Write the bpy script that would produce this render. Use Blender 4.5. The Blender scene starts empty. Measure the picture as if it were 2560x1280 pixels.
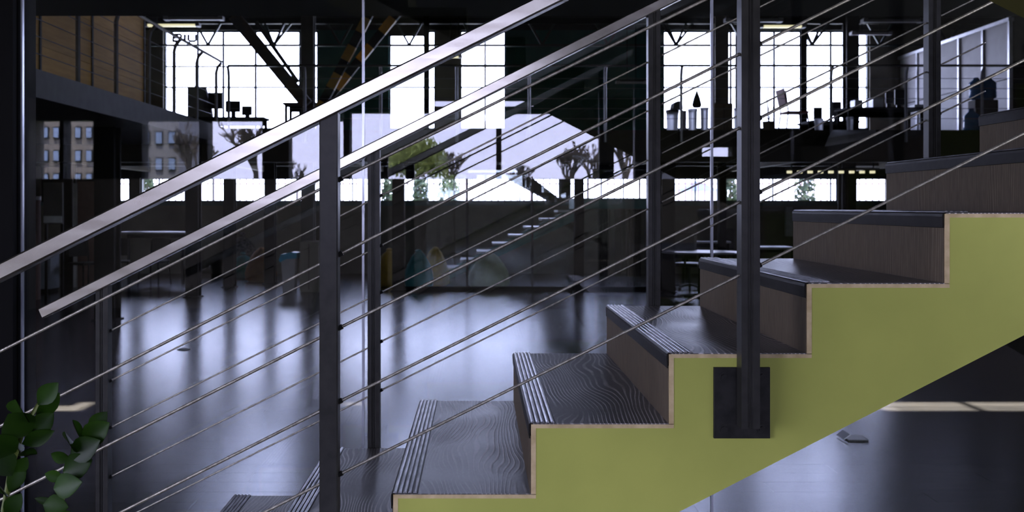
import bpy, math, random
from mathutils import Vector, Matrix
random.seed(7)
sc = bpy.context.scene
COL = sc.collection
H = 1.5945                     # eye height
VX, VY, F = 1197.0, 518.0, 2500.0

# ------------------------------------------------------------------ camera
cam = bpy.data.cameras.new('camera'); cam_o = bpy.data.objects.new('camera', cam); COL.objects.link(cam_o)
cam_o.location = (0, 0, H); cam_o.rotation_euler = (math.pi/2, 0, 0)
cam.sensor_width = 36; cam.lens = F/2560*36
cam.shift_x = (1280-VX)/2560; cam.shift_y = -(640-VY)/2560
cam.clip_start = 0.05; cam.clip_end = 500
cam.dof.use_dof = True; cam.dof.focus_distance = 2.6; cam.dof.aperture_fstop = 7.0
sc.camera = cam_o

# ------------------------------------------------------------------ world, sun, side fill, exposure
w = bpy.data.worlds.new('sky'); sc.world = w; w.use_nodes = True
wn = w.node_tree; bg = wn.nodes['Background']
tc = wn.nodes.new('ShaderNodeTexCoord'); sp = wn.nodes.new('ShaderNodeSeparateXYZ'); cr = wn.nodes.new('ShaderNodeValToRGB')
wn.links.new(tc.outputs['Generated'], sp.inputs[0]); wn.links.new(sp.outputs['Z'], cr.inputs[0]); wn.links.new(cr.outputs[0], bg.inputs['Color'])
cr.color_ramp.elements[0].position = 0.0; cr.color_ramp.elements[0].color = (.71, .69, 1.0, 1)
cr.color_ramp.elements[1].position = .8; cr.color_ramp.elements[1].color = (.50, .56, .98, 1)
bg.inputs['Strength'].default_value = 16.0
sun = bpy.data.lights.new('sun', 'SUN'); sun.energy = 38; sun.angle = .012; sun.color = (1, .94, .87)
sun_o = bpy.data.objects.new('sun', sun); COL.objects.link(sun_o)
sun_o.rotation_euler = (-math.radians(90-66), 0, 0); sun_o.location = (0, 40, 30)
def area(name, loc, rot, sx, sy, e, c=(.86, .9, 1)):
    l = bpy.data.lights.new(name, 'AREA'); l.shape = 'RECTANGLE'; l.size = sx; l.size_y = sy; l.energy = e; l.color = c
    o = bpy.data.objects.new(name, l); COL.objects.link(o); o.location = loc; o.rotation_euler = rot; return o
# unseen area lights added on both sides to brighten the green stair side
area('fill_light_left', (-6.9, -2.4, 1.75), (0, -math.pi/2, 0), 2.5, 6.0, 60, (1, .96, .95))
area('fill_light_right', (7.9, -2.4, 1.75), (0, math.pi/2, 0), 2.5, 6.0, 260, (1, .97, .95))
sc.view_settings.view_transform = 'Standard'; sc.view_settings.look = 'None'
sc.view_settings.gamma = 1; sc.view_settings.use_curve_mapping = False
sc.view_settings.exposure = 0.0
cy = sc.cycles
cy.transparent_max_bounces = 20; cy.max_bounces = 7; cy.glossy_bounces = 5; cy.diffuse_bounces = 3
cy.sample_clamp_indirect = 6; cy.caustics_reflective = False; cy.caustics_refractive = False
cy.use_denoising = True

# sampling portals in the real window openings (they add no light of their own)
def portal(px0, px1, z0, z1, y, back=False):
    x0, x1 = ((px-VX)*24/F for px in (px0, px1)) if not back else (px0, px1)
    o = area('window_portal', ((x0+x1)/2, y, (z0+z1)/2), (math.pi/2 if back else -math.pi/2, 0, 0), x1-x0, z1-z0, 1)
    o.data.cycles.is_portal = True
for a_, b_ in ((408, 795), (972, 1089), (1150, 1265), (1658, 1845), (1900, 2175)): portal(a_, b_, 3.45, 5.85, 24.32)
portal(285, 2225, 1.72, 2.29, 24.32); portal(-7, 4.2, 2.04, 3.29, -8.32, True)

# ------------------------------------------------------------------ helpers
def P(px, py, Y): return Vector(((px-VX)*Y/F, Y, H-(py-VY)*Y/F))
def X(px, Y): return (px-VX)*Y/F
def Z(py, Y): return H-(py-VY)*Y/F
def YF(py): return H*F/(py-VY)          # depth of a floor point seen at that row

class MB:
    def __init__(s): s.v = []; s.f = []
    def add(s, vs, fs):
        n = len(s.v); s.v += [tuple(v) for v in vs]; s.f += [tuple(i+n for i in f) for f in fs]; return s
    def box(s, x0, x1, y0, y1, z0, z1):
        x0, x1 = min(x0, x1), max(x0, x1); y0, y1 = min(y0, y1), max(y0, y1); z0, z1 = min(z0, z1), max(z0, z1)
        return s.add([(x0,y0,z0),(x1,y0,z0),(x1,y1,z0),(x0,y1,z0),(x0,y0,z1),(x1,y0,z1),(x1,y1,z1),(x0,y1,z1)],
                     [(3,2,1,0),(4,5,6,7),(0,1,5,4),(1,2,6,5),(2,3,7,6),(3,0,4,7)])
    def prism(s, pts, y0, y1):                 # polygon in XZ extruded along Y
        n = len(pts); a = [(p[0], y0, p[1]) for p in pts]; b = [(p[0], y1, p[1]) for p in pts]
        A = sum(pts[i][0]*pts[(i+1) % n][1]-pts[(i+1) % n][0]*pts[i][1] for i in range(n))
        fs = [tuple(range(n)), tuple(range(2*n-1, n-1, -1))]+[(i, i+n, (i+1) % n+n, (i+1) % n) for i in range(n)]
        if A < 0: fs = [tuple(reversed(f)) for f in fs]
        return s.add(a+b, fs)
    def prism_z(s, pts, z0, z1):               # polygon in XY extruded along Z
        n = len(pts); a = [(p[0], p[1], z0) for p in pts]; b = [(p[0], p[1], z1) for p in pts]
        return s.add(a+b, [tuple(range(n-1, -1, -1)), tuple(range(n, 2*n))]+[(i, (i+1) % n, (i+1) % n+n, i+n) for i in range(n)])
    def prism_x(s, pts, x0, x1):               # polygon in YZ extruded along X
        n = len(pts); a = [(x0, p[0], p[1]) for p in pts]; b = [(x1, p[0], p[1]) for p in pts]
        return s.add(a+b, [tuple(range(n-1, -1, -1)), tuple(range(n, 2*n))]+[(i, (i+1) % n, (i+1) % n+n, i+n) for i in range(n)])
    def tube(s, pts, r, n=8, caps=True):
        pts = [Vector(p) for p in pts]; m = len(pts); rings = []; up = None
        for i, p in enumerate(pts):
            d = (pts[min(i+1, m-1)]-pts[max(i-1, 0)]).normalized()
            if up is None:
                up = Vector((0, 0, 1)) if abs(d.z) < .9 else Vector((0, 1, 0))
            a = d.cross(up).normalized(); b = a.cross(d).normalized(); up = b
            rr = r[i] if isinstance(r, (list, tuple)) else r
            rings.append([p+a*math.cos(t)*rr+b*math.sin(t)*rr for t in [2*math.pi*k/n for k in range(n)]])
        vs = [v for q in rings for v in q]; fs = []
        for i in range(m-1):
            for k in range(n):
                fs.append((i*n+k, i*n+(k+1) % n, (i+1)*n+(k+1) % n, (i+1)*n+k))
        if caps: fs += [tuple(range(n-1, -1, -1)), tuple((m-1)*n+k for k in range(n))]
        return s.add(vs, fs)
    def bar(s, a, b, wx, wy):                   # rectangular bar a->b, wx across (in plane), wy along Y
        a, b = Vector(a), Vector(b); d = (b-a).normalized(); y = Vector((0, 1, 0)) if abs(d.y) < .9 else Vector((0, 0, 1))
        u = d.cross(y).normalized()*wx/2; v = u.cross(d).normalized()*wy/2
        vs = [a-u-v, a+u-v, a+u+v, a-u+v, b-u-v, b+u-v, b+u+v, b-u+v]
        return s.add(vs, [(3,2,1,0),(4,5,6,7),(0,1,5,4),(1,2,6,5),(2,3,7,6),(3,0,4,7)])
    def lathe(s, prof, c, n=20):                # prof [(r,z)], around vertical axis at c
        vs = []
        for r, z in prof:
            for k in range(n):
                t = 2*math.pi*k/n; vs.append((c[0]+r*math.cos(t), c[1]+r*math.sin(t), c[2]+z))
        fs = [(i*n+k, i*n+(k+1) % n, (i+1)*n+(k+1) % n, (i+1)*n+k) for i in range(len(prof)-1) for k in range(n)]
        fs += [tuple(range(n-1, -1, -1)), tuple((len(prof)-1)*n+k for k in range(n))]
        return s.add(vs, fs)
    def xform(s, m): s.v = [tuple(m @ Vector(v)) for v in s.v]; return s
    def build(s, name, mat, parent=None, smooth=False, bevel=0, kind=None, label=None):
        off = wloc(parent)
        me = bpy.data.meshes.new(name); me.from_pydata([(v[0]-off[0], v[1]-off[1], v[2]-off[2]) for v in s.v], [], s.f)
        me.validate(); me.update(); me.materials.append(mat)
        if smooth: me.shade_smooth()
        o = bpy.data.objects.new(name, me); COL.objects.link(o)
        if parent: o.parent = parent
        WL[o.name] = tuple(off)
        if bevel:
            b = o.modifiers.new('bevel', 'BEVEL'); b.width = bevel; b.segments = 2; b.limit_method = 'ANGLE'
        if kind: o['kind'] = kind
        if label: o['label'] = label
        return o
WL = {}
def wloc(p): return (0, 0, 0) if p is None else WL[p.name]
def thing(name, label, cat, loc=(0, 0, 0), group=None):
    o = bpy.data.objects.new(name, None); COL.objects.link(o); o.location = loc; o.empty_display_size = .1
    o['label'] = label; o['category'] = cat
    if group: o['group'] = group
    WL[o.name] = tuple(loc); return o
def tag(o, label, cat, group=None):
    o['label'] = label; o['category'] = cat
    if group: o['group'] = group
    return o
def group_root(name, loc=(0, 0, 0)):            # a piece of the setting with pieces
    o = bpy.data.objects.new(name, None); COL.objects.link(o); o.location = loc; o['kind'] = 'structure'; WL[o.name] = tuple(loc); return o
def B(x0, x1, y0, y1, z0, z1): return MB().box(x0, x1, y0, y1, z0, z1)

# ------------------------------------------------------------------ materials
def mat(name, col, rough=.6, metal=0, spec=.5, col2=None, scale=8, detail=4, stretch=(1, 1, 1), bump=0, rvar=0, coat=0, rand=0, emit=None):
    m = bpy.data.materials.new(name); m.use_nodes = True; nt = m.node_tree; N = nt.nodes; L = nt.links
    b = N['Principled BSDF']; b.inputs['Base Color'].default_value = (*col, 1); b.inputs['Roughness'].default_value = rough
    b.inputs['Metallic'].default_value = metal; b.inputs['Specular IOR Level'].default_value = spec
    if coat: b.inputs['Coat Weight'].default_value = coat; b.inputs['Coat Roughness'].default_value = .15
    g = N.new('ShaderNodeNewGeometry'); mp = N.new('ShaderNodeMapping'); mp.inputs['Scale'].default_value = stretch
    L.new(g.outputs['Position'], mp.inputs['Vector'])
    no = N.new('ShaderNodeTexNoise'); no.inputs['Scale'].default_value = scale; no.inputs['Detail'].default_value = detail
    L.new(mp.outputs[0], no.inputs['Vector'])
    c2 = col2 or tuple(c*.8 for c in col)
    rp = N.new('ShaderNodeValToRGB'); rp.color_ramp.elements[0].position = .35; rp.color_ramp.elements[1].position = .65
    rp.color_ramp.elements[0].color = (*c2, 1); rp.color_ramp.elements[1].color = (*col, 1)
    L.new(no.outputs['Fac'], rp.inputs[0]); last = rp.outputs[0]
    if rand:
        oi = N.new('ShaderNodeObjectInfo'); hs = N.new('ShaderNodeHueSaturation'); mr = N.new('ShaderNodeMapRange')
        mr.inputs['To Min'].default_value = 1-rand; mr.inputs['To Max'].default_value = 1+rand
        L.new(oi.outputs['Random'], mr.inputs[0]); L.new(mr.outputs[0], hs.inputs['Value']); L.new(last, hs.inputs['Color']); last = hs.outputs[0]
    L.new(last, b.inputs['Base Color'])
    if rvar:
        mr = N.new('ShaderNodeMapRange'); mr.inputs['To Min'].default_value = rough-rvar; mr.inputs['To Max'].default_value = rough+rvar
        L.new(no.outputs['Fac'], mr.inputs[0]); L.new(mr.outputs[0], b.inputs['Roughness'])
    if bump:
        bu = N.new('ShaderNodeBump'); bu.inputs['Strength'].default_value = bump; bu.inputs['Distance'].default_value = .0006
        L.new(no.outputs['Fac'], bu.inputs['Height']); L.new(bu.outputs[0], b.inputs['Normal'])
    if emit:
        b.inputs['Emission Color'].default_value = (*emit[0], 1); b.inputs['Emission Strength'].default_value = emit[1]
    return m

def glass(name, base=.05, tint=(.93, .97, .96)):
    m = bpy.data.materials.new(name); m.use_nodes = True; nt = m.node_tree; N = nt.nodes; L = nt.links
    N.remove(N['Principled BSDF']); out = N['Material Output']
    tr = N.new('ShaderNodeBsdfTransparent'); tr.inputs[0].default_value = (*tint, 1)
    gl = N.new('ShaderNodeBsdfGlossy'); gl.inputs['Roughness'].default_value = 0; gl.inputs['Color'].default_value = (1, 1, 1, 1)
    ge = N.new('ShaderNodeNewGeometry'); dp = N.new('ShaderNodeVectorMath'); dp.operation = 'DOT_PRODUCT'
    L.new(ge.outputs['Normal'], dp.inputs[0]); L.new(ge.outputs['Incoming'], dp.inputs[1])
    def M(op, a, b=None):
        n = N.new('ShaderNodeMath'); n.operation = op
        if hasattr(a, 'links'): L.new(a, n.inputs[0])
        else: n.inputs[0].default_value = a
        if b is not None:
            if hasattr(b, 'links'): L.new(b, n.inputs[1])
            else: n.inputs[1].default_value = b
        return n.outputs[0]
    fac = M('ADD', M('MULTIPLY', M('POWER', M('SUBTRACT', 1.0, M('ABSOLUTE', dp.outputs['Value'])), 5.0), 1-base), base)
    mx = N.new('ShaderNodeMixShader'); L.new(fac, mx.inputs[0]); L.new(tr.outputs[0], mx.inputs[1]); L.new(gl.outputs[0], mx.inputs[2])
    L.new(mx.outputs[0], out.inputs['Surface']); return m

def wood_vinyl(name, dark, light, rough, axis='X', scale=26, bump=.35, distort=32, spec=.25):
    """embossed timber-look vinyl with wandering grain lines"""
    m = bpy.data.materials.new(name); m.use_nodes = True; nt = m.node_tree; N = nt.nodes; L = nt.links; b = N['Principled BSDF']
    g = N.new('ShaderNodeNewGeometry'); oi = N.new('ShaderNodeObjectInfo'); ad = N.new('ShaderNodeVectorMath'); ad.operation = 'ADD'
    cb = N.new('ShaderNodeVectorMath'); cb.operation = 'SCALE'; cb.inputs[3].default_value = 7
    L.new(oi.outputs['Random'], cb.inputs[0]); L.new(g.outputs['Position'], ad.inputs[0]); L.new(cb.outputs[0], ad.inputs[1])
    mp = N.new('ShaderNodeMapping'); mp.inputs['Scale'].default_value = (1, .32, 1) if axis == 'X' else ((.32, 1, 1) if axis == 'Y' else (1, 1, .16))
    L.new(ad.outputs[0], mp.inputs[0])
    wv = N.new('ShaderNodeTexWave'); wv.bands_direction = {'X': 'X', 'Y': 'Y', 'Z': 'Y'}[axis]; wv.inputs['Scale'].default_value = scale
    wv.inputs['Distortion'].default_value = distort; wv.inputs['Detail'].default_value = 1.3; wv.inputs['Detail Scale'].default_value = .22
    L.new(mp.outputs[0], wv.inputs['Vector'])
    no = N.new('ShaderNodeTexNoise'); no.inputs['Scale'].default_value = 3.5; no.inputs['Detail'].default_value = 8; L.new(ad.outputs[0], no.inputs['Vector'])
    fi = N.new('ShaderNodeTexNoise'); fi.inputs['Scale'].default_value = 120; fi.inputs['Detail'].default_value = 3; L.new(mp.outputs[0], fi.inputs['Vector'])
    rp = N.new('ShaderNodeValToRGB'); rp.color_ramp.elements[0].position = .62; rp.color_ramp.elements[1].position = .95
    L.new(wv.outputs['Fac'], rp.inputs[0])
    mk = N.new('ShaderNodeValToRGB'); mk.color_ramp.elements[0].position = .34; mk.color_ramp.elements[1].position = .58; L.new(no.outputs['Fac'], mk.inputs[0])
    mu = N.new('ShaderNodeMath'); mu.operation = 'MULTIPLY'; L.new(rp.outputs[0], mu.inputs[0]); L.new(mk.outputs[0], mu.inputs[1])
    mx = N.new('ShaderNodeMix'); mx.data_type = 'RGBA'; mx.inputs[6].default_value = (*dark, 1); mx.inputs[7].default_value = (*light, 1)
    L.new(mu.outputs[0], mx.inputs[0]); 
    hs = N.new('ShaderNodeHueSaturation'); mr = N.new('ShaderNodeMapRange'); mr.inputs['To Min'].default_value = .55; mr.inputs['To Max'].default_value = 1.45
    L.new(fi.outputs['Fac'], mr.inputs[0]); L.new(mr.outputs[0], hs.inputs['Value']); L.new(mx.outputs[2], hs.inputs['Color']); L.new(hs.outputs[0], b.inputs['Base Color'])
    b.inputs['Specular IOR Level'].default_value = spec
    m2 = N.new('ShaderNodeMapRange'); m2.inputs['To Min'].default_value = rough-.1; m2.inputs['To Max'].default_value = rough+.14
    L.new(no.outputs['Fac'], m2.inputs[0]); L.new(m2.outputs[0], b.inputs['Roughness'])
    a2 = N.new('ShaderNodeMath'); a2.operation = 'MULTIPLY_ADD'; a2.inputs[1].default_value = .5; L.new(fi.outputs['Fac'], a2.inputs[0]); L.new(mu.outputs[0], a2.inputs[2])
    bu = N.new('ShaderNodeBump'); bu.inputs['Strength'].default_value = bump; bu.inputs['Distance'].default_value = .0012
    L.new(a2.outputs[0], bu.inputs['Height']); L.new(bu.outputs[0], b.inputs['Normal'])
    return m

M = {}
M['floor'] = mat('floor_vinyl', (.062, .052, .046), .225, spec=1, col2=(.036, .031, .028), scale=3, detail=4, stretch=(.6, 7, 1), bump=.12, rvar=.03, rand=.22)
M['floor'].node_tree.nodes['Principled BSDF'].inputs['Specular Tint'].default_value = (.80, .84, 1, 1)
M['tread'] = wood_vinyl('stair_vinyl', (.085, .078, .073), (.50, .47, .45), .375, 'X', scale=24, distort=46, bump=.3, spec=.9)
M['riser'] = wood_vinyl('riser_vinyl', (.085, .066, .042), (.13, .105, .07), .62, 'Z', scale=30, bump=.15)
M['ply'] = mat('plywood_edge', (.62, .50, .29), .6, spec=.2, col2=(.46, .36, .19), scale=30, detail=5, stretch=(1, 1, 1))
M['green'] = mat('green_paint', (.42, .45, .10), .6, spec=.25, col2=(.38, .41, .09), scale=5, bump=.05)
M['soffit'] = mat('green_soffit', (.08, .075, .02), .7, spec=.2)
M['ridge'] = mat('worn_ridge', (.45, .45, .47), .31, metal=.8, col2=(.14, .14, .15), scale=25, detail=6, stretch=(3, .5, 3), rvar=.02)
M['rubber'] = mat('black_rubber', (.007, .006, .005), .45, spec=.12, col2=(.014, .012, .010), scale=40, bump=.2)
M['steel'] = mat('brushed_steel', (.60, .57, .50), .24, metal=1, col2=(.47, .44, .38), scale=5, stretch=(1, 8, 8), rvar=.02)
M['post'] = mat('dark_post', (.026, .026, .023), .34, spec=.25, col2=(.016, .016, .014), scale=25, rvar=.05)
M['plate'] = mat('plate_black', (.007, .007, .006), .42, spec=.2, col2=(.02, .02, .018), scale=30, bump=.1)
M['cable'] = mat('wire_rope', (.52, .50, .42), .42, metal=.7, col2=(.30, .28, .23), scale=90)
M['seam'] = mat('glass_edge', (.55, .58, .66), .22, metal=.5)
M['glass'] = glass('clear_glass', .036)
M['pane'] = glass('window_glass', .04, (.98, .99, 1))
M['black'] = mat('black_steel', (.004, .004, .004), .6, spec=.04)
M['dark'] = mat('dark_paint', (.022, .021, .019), .7, spec=.2, col2=(.014, .014, .013))
M['brown'] = mat('dark_brown_beam', (.030, .024, .016), .6, spec=.2)
M['ceil'] = mat('ceiling_dark', (.012, .013, .012), .8)
M['wall'] = mat('dark_wall', (.22, .20, .165), .8, spec=.2, col2=(.17, .155, .13), scale=2)
M['wallgrey'] = mat('grey_wall', (.10, .095, .09), .8, col2=(.07, .065, .06), scale=2)
M['teal'] = mat('teal_cladding', (.02, .10, .09), .7, spec=.2, col2=(.016, .08, .072), scale=2)
M['tealpaint'] = mat('teal_paint', (.03, .20, .17), .5)
M['frame'] = mat('window_frame_steel', (.02, .035, .035), .5)
M['wood'] = mat('oak_panel', (.75, .42, .09), .7, spec=.15, col2=(.62, .34, .07), scale=2.2, detail=6, stretch=(1, 1, 9), rand=.1)
M['gbeam'] = mat('grey_beam', (.04, .04, .042), .6, spec=.15, col2=(.028, .028, .03), scale=6)
M['rust'] = mat('rusty_brace', (.03, .026, .022), .55, col2=(.09, .045, .02), scale=3)
M['yellow'] = mat('hazard_yellow', (.65, .34, .03), .5)
M['white'] = mat('white_laminate', (.7, .7, .72), .35)
M['pail'] = mat('milky_plastic', (.8, .8, .84), .5); M['pail'].node_tree.nodes['Principled BSDF'].inputs['Transmission Weight'].default_value = .6
M['railgrey'] = mat('galvanised_rail', (.32, .32, .36), .4, metal=.4)
M['pale'] = mat('pale_panel', (.42, .40, .42), .55, col2=(.36, .34, .35), scale=3)
M['alu'] = mat('pale_metal', (.62, .62, .66), .35, metal=.6)
M['lamp'] = mat('lamp_tube', (.9, .85, .7), .4, emit=((1, .86, .55), 1.0))
M['lampoff'] = mat('lamp_housing', (.5, .48, .52), .4)
M['leaf'] = mat('zz_leaf', (.016, .045, .004), .4, spec=.1, col2=(.008, .024, .002), scale=12, rand=.4)
M['stem'] = mat('plant_stem', (.12, .16, .03), .5)
M['clay'] = mat('plant_pot', (.25, .24, .23), .5)
M['soil'] = mat('soil', (.03, .02, .012), .9, scale=80, bump=.5)
M['bagy'] = mat('mustard_fabric', (.6, .38, .04), .85, bump=.2)
M['bago'] = mat('orange_fabric', (.6, .26, .04), .85, bump=.2)
M['bagt'] = mat('teal_fabric', (.06, .3, .3), .85, bump=.2)
M['bagp'] = mat('patterned_fabric', (.45, .42, .46), .85, col2=(.12, .10, .12), scale=16)
M['bagg'] = mat('olive_fabric', (.42, .5, .26), .85)
M['blue'] = mat('blue_plastic', (.06, .4, .6), .3)
M['bluew'] = mat('water_bottle_blue', (.10, .25, .55), .15)
M['mono'] = mat('black_plastic', (.012, .012, .013), .35)
M['grey'] = mat('grey_fabric', (.34, .32, .34), .85)  # grey lightened to put haze into the wedge screen's colour
M['card'] = mat('cardboard', (.20, .15, .09), .8)
M['pink'] = mat('rose_plastic', (.45, .16, .16), .5)
M['terrace'] = mat('pale_terrace', (.62, .60, .57), .8, scale=2)
M['fence'] = mat('fence_metal', (.16, .10, .10), .5)
M['bush'] = mat('evergreen', (.022, .04, .010), .8, col2=(.01, .02, .005), scale=6)
M['willow'] = mat('spring_leaves', (.26, .30, .08), .8, col2=(.12, .15, .035), scale=3)
M['bark'] = mat('bark', (.07, .055, .045), .9)
M['grass'] = mat('lawn', (.08, .10, .04), .9, scale=2)
M['block'] = mat('apartment_render', (.22, .19, .17), .85, col2=(.18, .15, .13))
M['block2'] = mat('apartment_grey', (.20, .19, .20), .85)
M['apwin'] = mat('apartment_window', (.25, .32, .48), .15)
M['roofpale'] = mat('pale_roof', (.6, .58, .58), .7)
M['brick'] = mat('red_brown_plaster', (.14, .075, .06), .85, scale=8)
M['curtain'] = mat('brown_curtain', (.035, .026, .015), .9)

# ------------------------------------------------------------------ floor and planks
fl = B(-14, 16, -8.3, 24.3, -.25, -.012)
for r in ((-14, 16, -8.3, 4.6), (-14, 16, 9.0, 24.3), (-14, -5.0, 4.6, 9.0), (5.8, 16, 4.6, 9.0)):
    fl.box(r[0], r[1], r[2], r[3], -.012, 0)
floor = fl.build('floor', M['floor']); floor['kind'] = 'structure'
row = 0; y = 4.6
while y < 8.99:
    x = -5.0 - (row*0.83 % 2.16); i = 0
    while x < 5.8:
        a, b_ = max(x, -5.0), min(x+2.16, 5.8)
        if b_-a > .02:
            MB().box(a+.0012, b_-.0012, y+.0012, y+.1988, -.011, random.uniform(-.0002, .0001)).build('plank', M['floor'], floor)
        x += 2.16
    y += .2; row += 1

# ------------------------------------------------------------------ hall shell
S = lambda mb, name, m, parent=None: mb.build(name, m, parent, kind='structure')
Yw = 24.0
zs, zt = Z(505, Yw), Z(445, Yw)          # lower window strip
us, ut = Z(325, Yw), Z(75, Yw)           # upper windows
wf = group_root('wall_far', (0, Yw, 0))
def wb(px0, px1, z0, z1, m=None, nm='wall_panel', y0=Yw, y1=Yw+.3):
    return B(X(px0, Yw), X(px1, Yw), y0, y1, z0, z1).build(nm, m or M['wall'], wf)
LX, RX = -10.5, 13.6
def wbx(x0, x1, z0, z1, m=None, nm='wall_panel'): return B(x0, x1, Yw, Yw+.3, z0, z1).build(nm, m or M['wall'], wf)
wbx(LX, RX, 0, zs); wbx(LX, RX, zt, us, M['dark']); wbx(LX, RX, ut, 7.0, M['ceil'])
PW = lambda px: X(px, Yw)
# upper piers (between window openings)
ups = [(408, 795), (972, 1089), (1150, 1265), (1658, 1845), (1900, 2175), (2532, 2600)]
cur = LX
for i, (a, b_) in enumerate(ups):
    m = M['teal'] if i in (1, 3) else M['wall']
    wbx(cur, PW(a), us, ut, m, 'pier'); cur = PW(b_)
wbx(cur, RX, us, ut, M['wall'], 'pier')
lows = [(285, 322), (350, 662), (685, 800), (848, 1400), (1425, 1640), (1683, 1798), (1815, 2105), (2142, 2225)]
cur = LX
for a, b_ in lows:
    wbx(cur, PW(a), zs, zt, M['dark'], 'pier'); cur = PW(b_)
wbx(cur, RX, zs, zt, M['dark'], 'pier')
def window(n, px0, px1, z0, z1, mv, mh, thick=.07, yy=Yw+.1):
    r = group_root('window_%d' % n, (PW((px0+px1)/2), yy, z0))
    fr = MB(); x0, x1 = PW(px0), PW(px1); t = thick
    fr.box(x0, x1, yy-.03, yy+.03, z0, z0+t*.8).box(x0, x1, yy-.03, yy+.03, z1-t*.6, z1).box(x0, x0+t*.6, yy-.03, yy+.03, z0, z1).box(x1-t*.6, x1, yy-.03, yy+.03, z0, z1)
    fr.build('window_frame', M['frame'], r)
    for p in mv: B(PW(p)-t*.35, PW(p)+t*.35, yy-.025, yy+.025, z0, z1).build('mullion', M['frame'], r)
    for q in mh: B(x0, x1, yy-.02, yy+.02, Z(q, Yw)-t*.25, Z(q, Yw)+t*.25).build('glazing_bar', M['frame'], r)
    xs = [x0]+[PW(p) for p in mv]+[x1]; zz = [z0]+[Z(q, Yw) for q in sorted(mh, reverse=True)]+[z1]
    for i in range(len(xs)-1):
        for j in range(len(zz)-1):
            B(xs[i]+.01, xs[i+1]-.01, yy-.004, yy+.004, zz[j]+.01, zz[j+1]-.01).build('pane', M['pane'], r)
H3 = [217, 113]
window(1, 408, 795, us, ut, [492, 556, 637, 748], [217, 165, 113])
window(2, 972, 1089, us, ut, [1065], H3)
window(3, 1150, 1265, us, ut, [1213], [217, 165, 113])
window(4, 1658, 1845, us, ut, [1785, 1829], H3)
window(5, 1900, 2175, us, ut, [1938, 2010, 2080, 2117, 2147], H3)
window(6, 2532, 2600, us, ut, [], H3)
lm = {285: [], 350: [395, 460, 530], 685: [740], 848: [880, 935, 1068, 1135, 1175, 1300], 1425: [1470, 1504, 1560, 1600], 1683: [1740], 1815: [1935, 2080, 2095], 2142: []}
for i, (a, b_) in enumerate(lows): window(7+i, a, b_, zs, zt, lm[a], [], .05)
S(B(LX, RX, Yw-.12, Yw, zs-.09, zs), 'trim_1', mat('sill_paint', (.10, .16, .16), .4))
B(PW(972), PW(1061), Yw-.02, Yw, Z(91, Yw), ut).build('lintel', M['dark'], wf)
S(B(LX-.3, LX, 9, 24.3, 0, 7.0), 'wall_left', M['wall'])
S(B(RX, RX+.3, 9, 24.3, 0, 7.0), 'wall_right', M['wall'])
# hall roof; slots made up to throw the sun patches on the floor
rf = MB(); Z0, Z1 = 7.0, 7.25; y0s, y1s = 10.95, 11.4
rf.box(LX, RX, 8.6, y0s, Z0, Z1).box(LX, RX, y1s, 24.3, Z0, Z1)
slots = [(X(128, 8.15), X(236, 8.15)), (X(868, 8.3), X(918, 8.3)), (X(2190, 8), X(2418, 8)), (X(2440, 8), X(2700, 8))]
cur = LX
for a, b_ in slots: rf.box(cur, a, y0s, y1s, Z0, Z1); cur = b_
rf.box(cur, RX, y0s, y1s, Z0, Z1)
rf.box(slots[1][0], slots[1][1], y0s, y0s+.22, Z0, Z1).box(slots[0][0], slots[0][1]-.12, y0s+.30, y1s, Z0, Z1)
rf.build('roof', M['ceil'], kind='structure')
S(B(-7, 8, -8.3, 8.6, 7.0, 7.25), 'sun_block_roof', M['ceil'])  # unseen roof added to keep stray sun out of the stair opening
# slab over the stair area (its far edge is the dark line across the top of the view)
ce = MB()
ce.box(-7, 8, -8.3, 2.2, 3.3, 3.51).box(-7, 8, 3.95, 8.92, 3.3, 3.51).box(-7, 2.2, 2.2, 3.95, 3.3, 3.51).box(5.36, 8, 2.2, 3.95, 3.3, 3.51)
ce.build('ceiling', M['ceil'], kind='structure')
S(B(LX, RX, 8.6, 8.92, 3.51, 7.0), 'wall_upper', M['ceil'])
S(B(LX, -7, 8.6, 8.92, 0, 3.51), 'wall_inner_left', M['wall']); S(B(8, RX, 8.6, 8.92, 0, 3.51), 'wall_inner_right', M['wall'])

# mezzanine slabs
zm = Z(325, 18)
S(B(LX, RX, 18, 24, zm-.16, zm), 'floor_mezzanine', M['brown'])
mb_ = B(LX, RX, 18, 18.25, Z(405, 18), zm-.16); [mb_.box(LX, RX, yy, yy+.14, 2.5, zm-.16) for yy in (20, 22)]
for xx in (-8, -5.2, -2.4, .4, 3.2, 6, 8.8, 11.6): mb_.box(xx, xx+.12, 18.2, 24, 2.45, zm-.16)
S(mb_, 'mezzanine_beam', M['brown'])
S(B(LX, -4.57, 8.92, 18, zm-.26, zm-.04), 'floor_gallery', M['gbeam'])
S(B(-4.72, -4.50, 8.95, 17.99, zm-.27, zm+.02), 'gallery_beam', M['gbeam'])
# wood-panelled room standing on the gallery
rt = thing('panelled_room', 'oak coloured boarded wall of a room on the left gallery', 'wall panelling', (-5.4, 12, zm))
ys = [9.0, 10.6, 12.3, 13.96, 16.13]
for a, b_ in zip(ys[:-1], ys[1:]):
    zz = zm
    while zz < 5.2:
        B(-5.45, -5.40, a+.02, b_-.02, zz+.002, min(zz+.6, 5.2)-.002).build('panel', M['wood'], rt); zz += .6
for a in ys: B(-5.5, -5.385, a-.025, a+.025, zm, 5.2).build('batten', M['dark'], rt)
B(-5.55, -5.45, 9, 16.13, zm, 5.25).build('backing', M['dark'], rt)
B(-8.0, -5.45, 16.05, 16.13, zm, 5.25).build('end_wall', M['dark'], rt)

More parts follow.
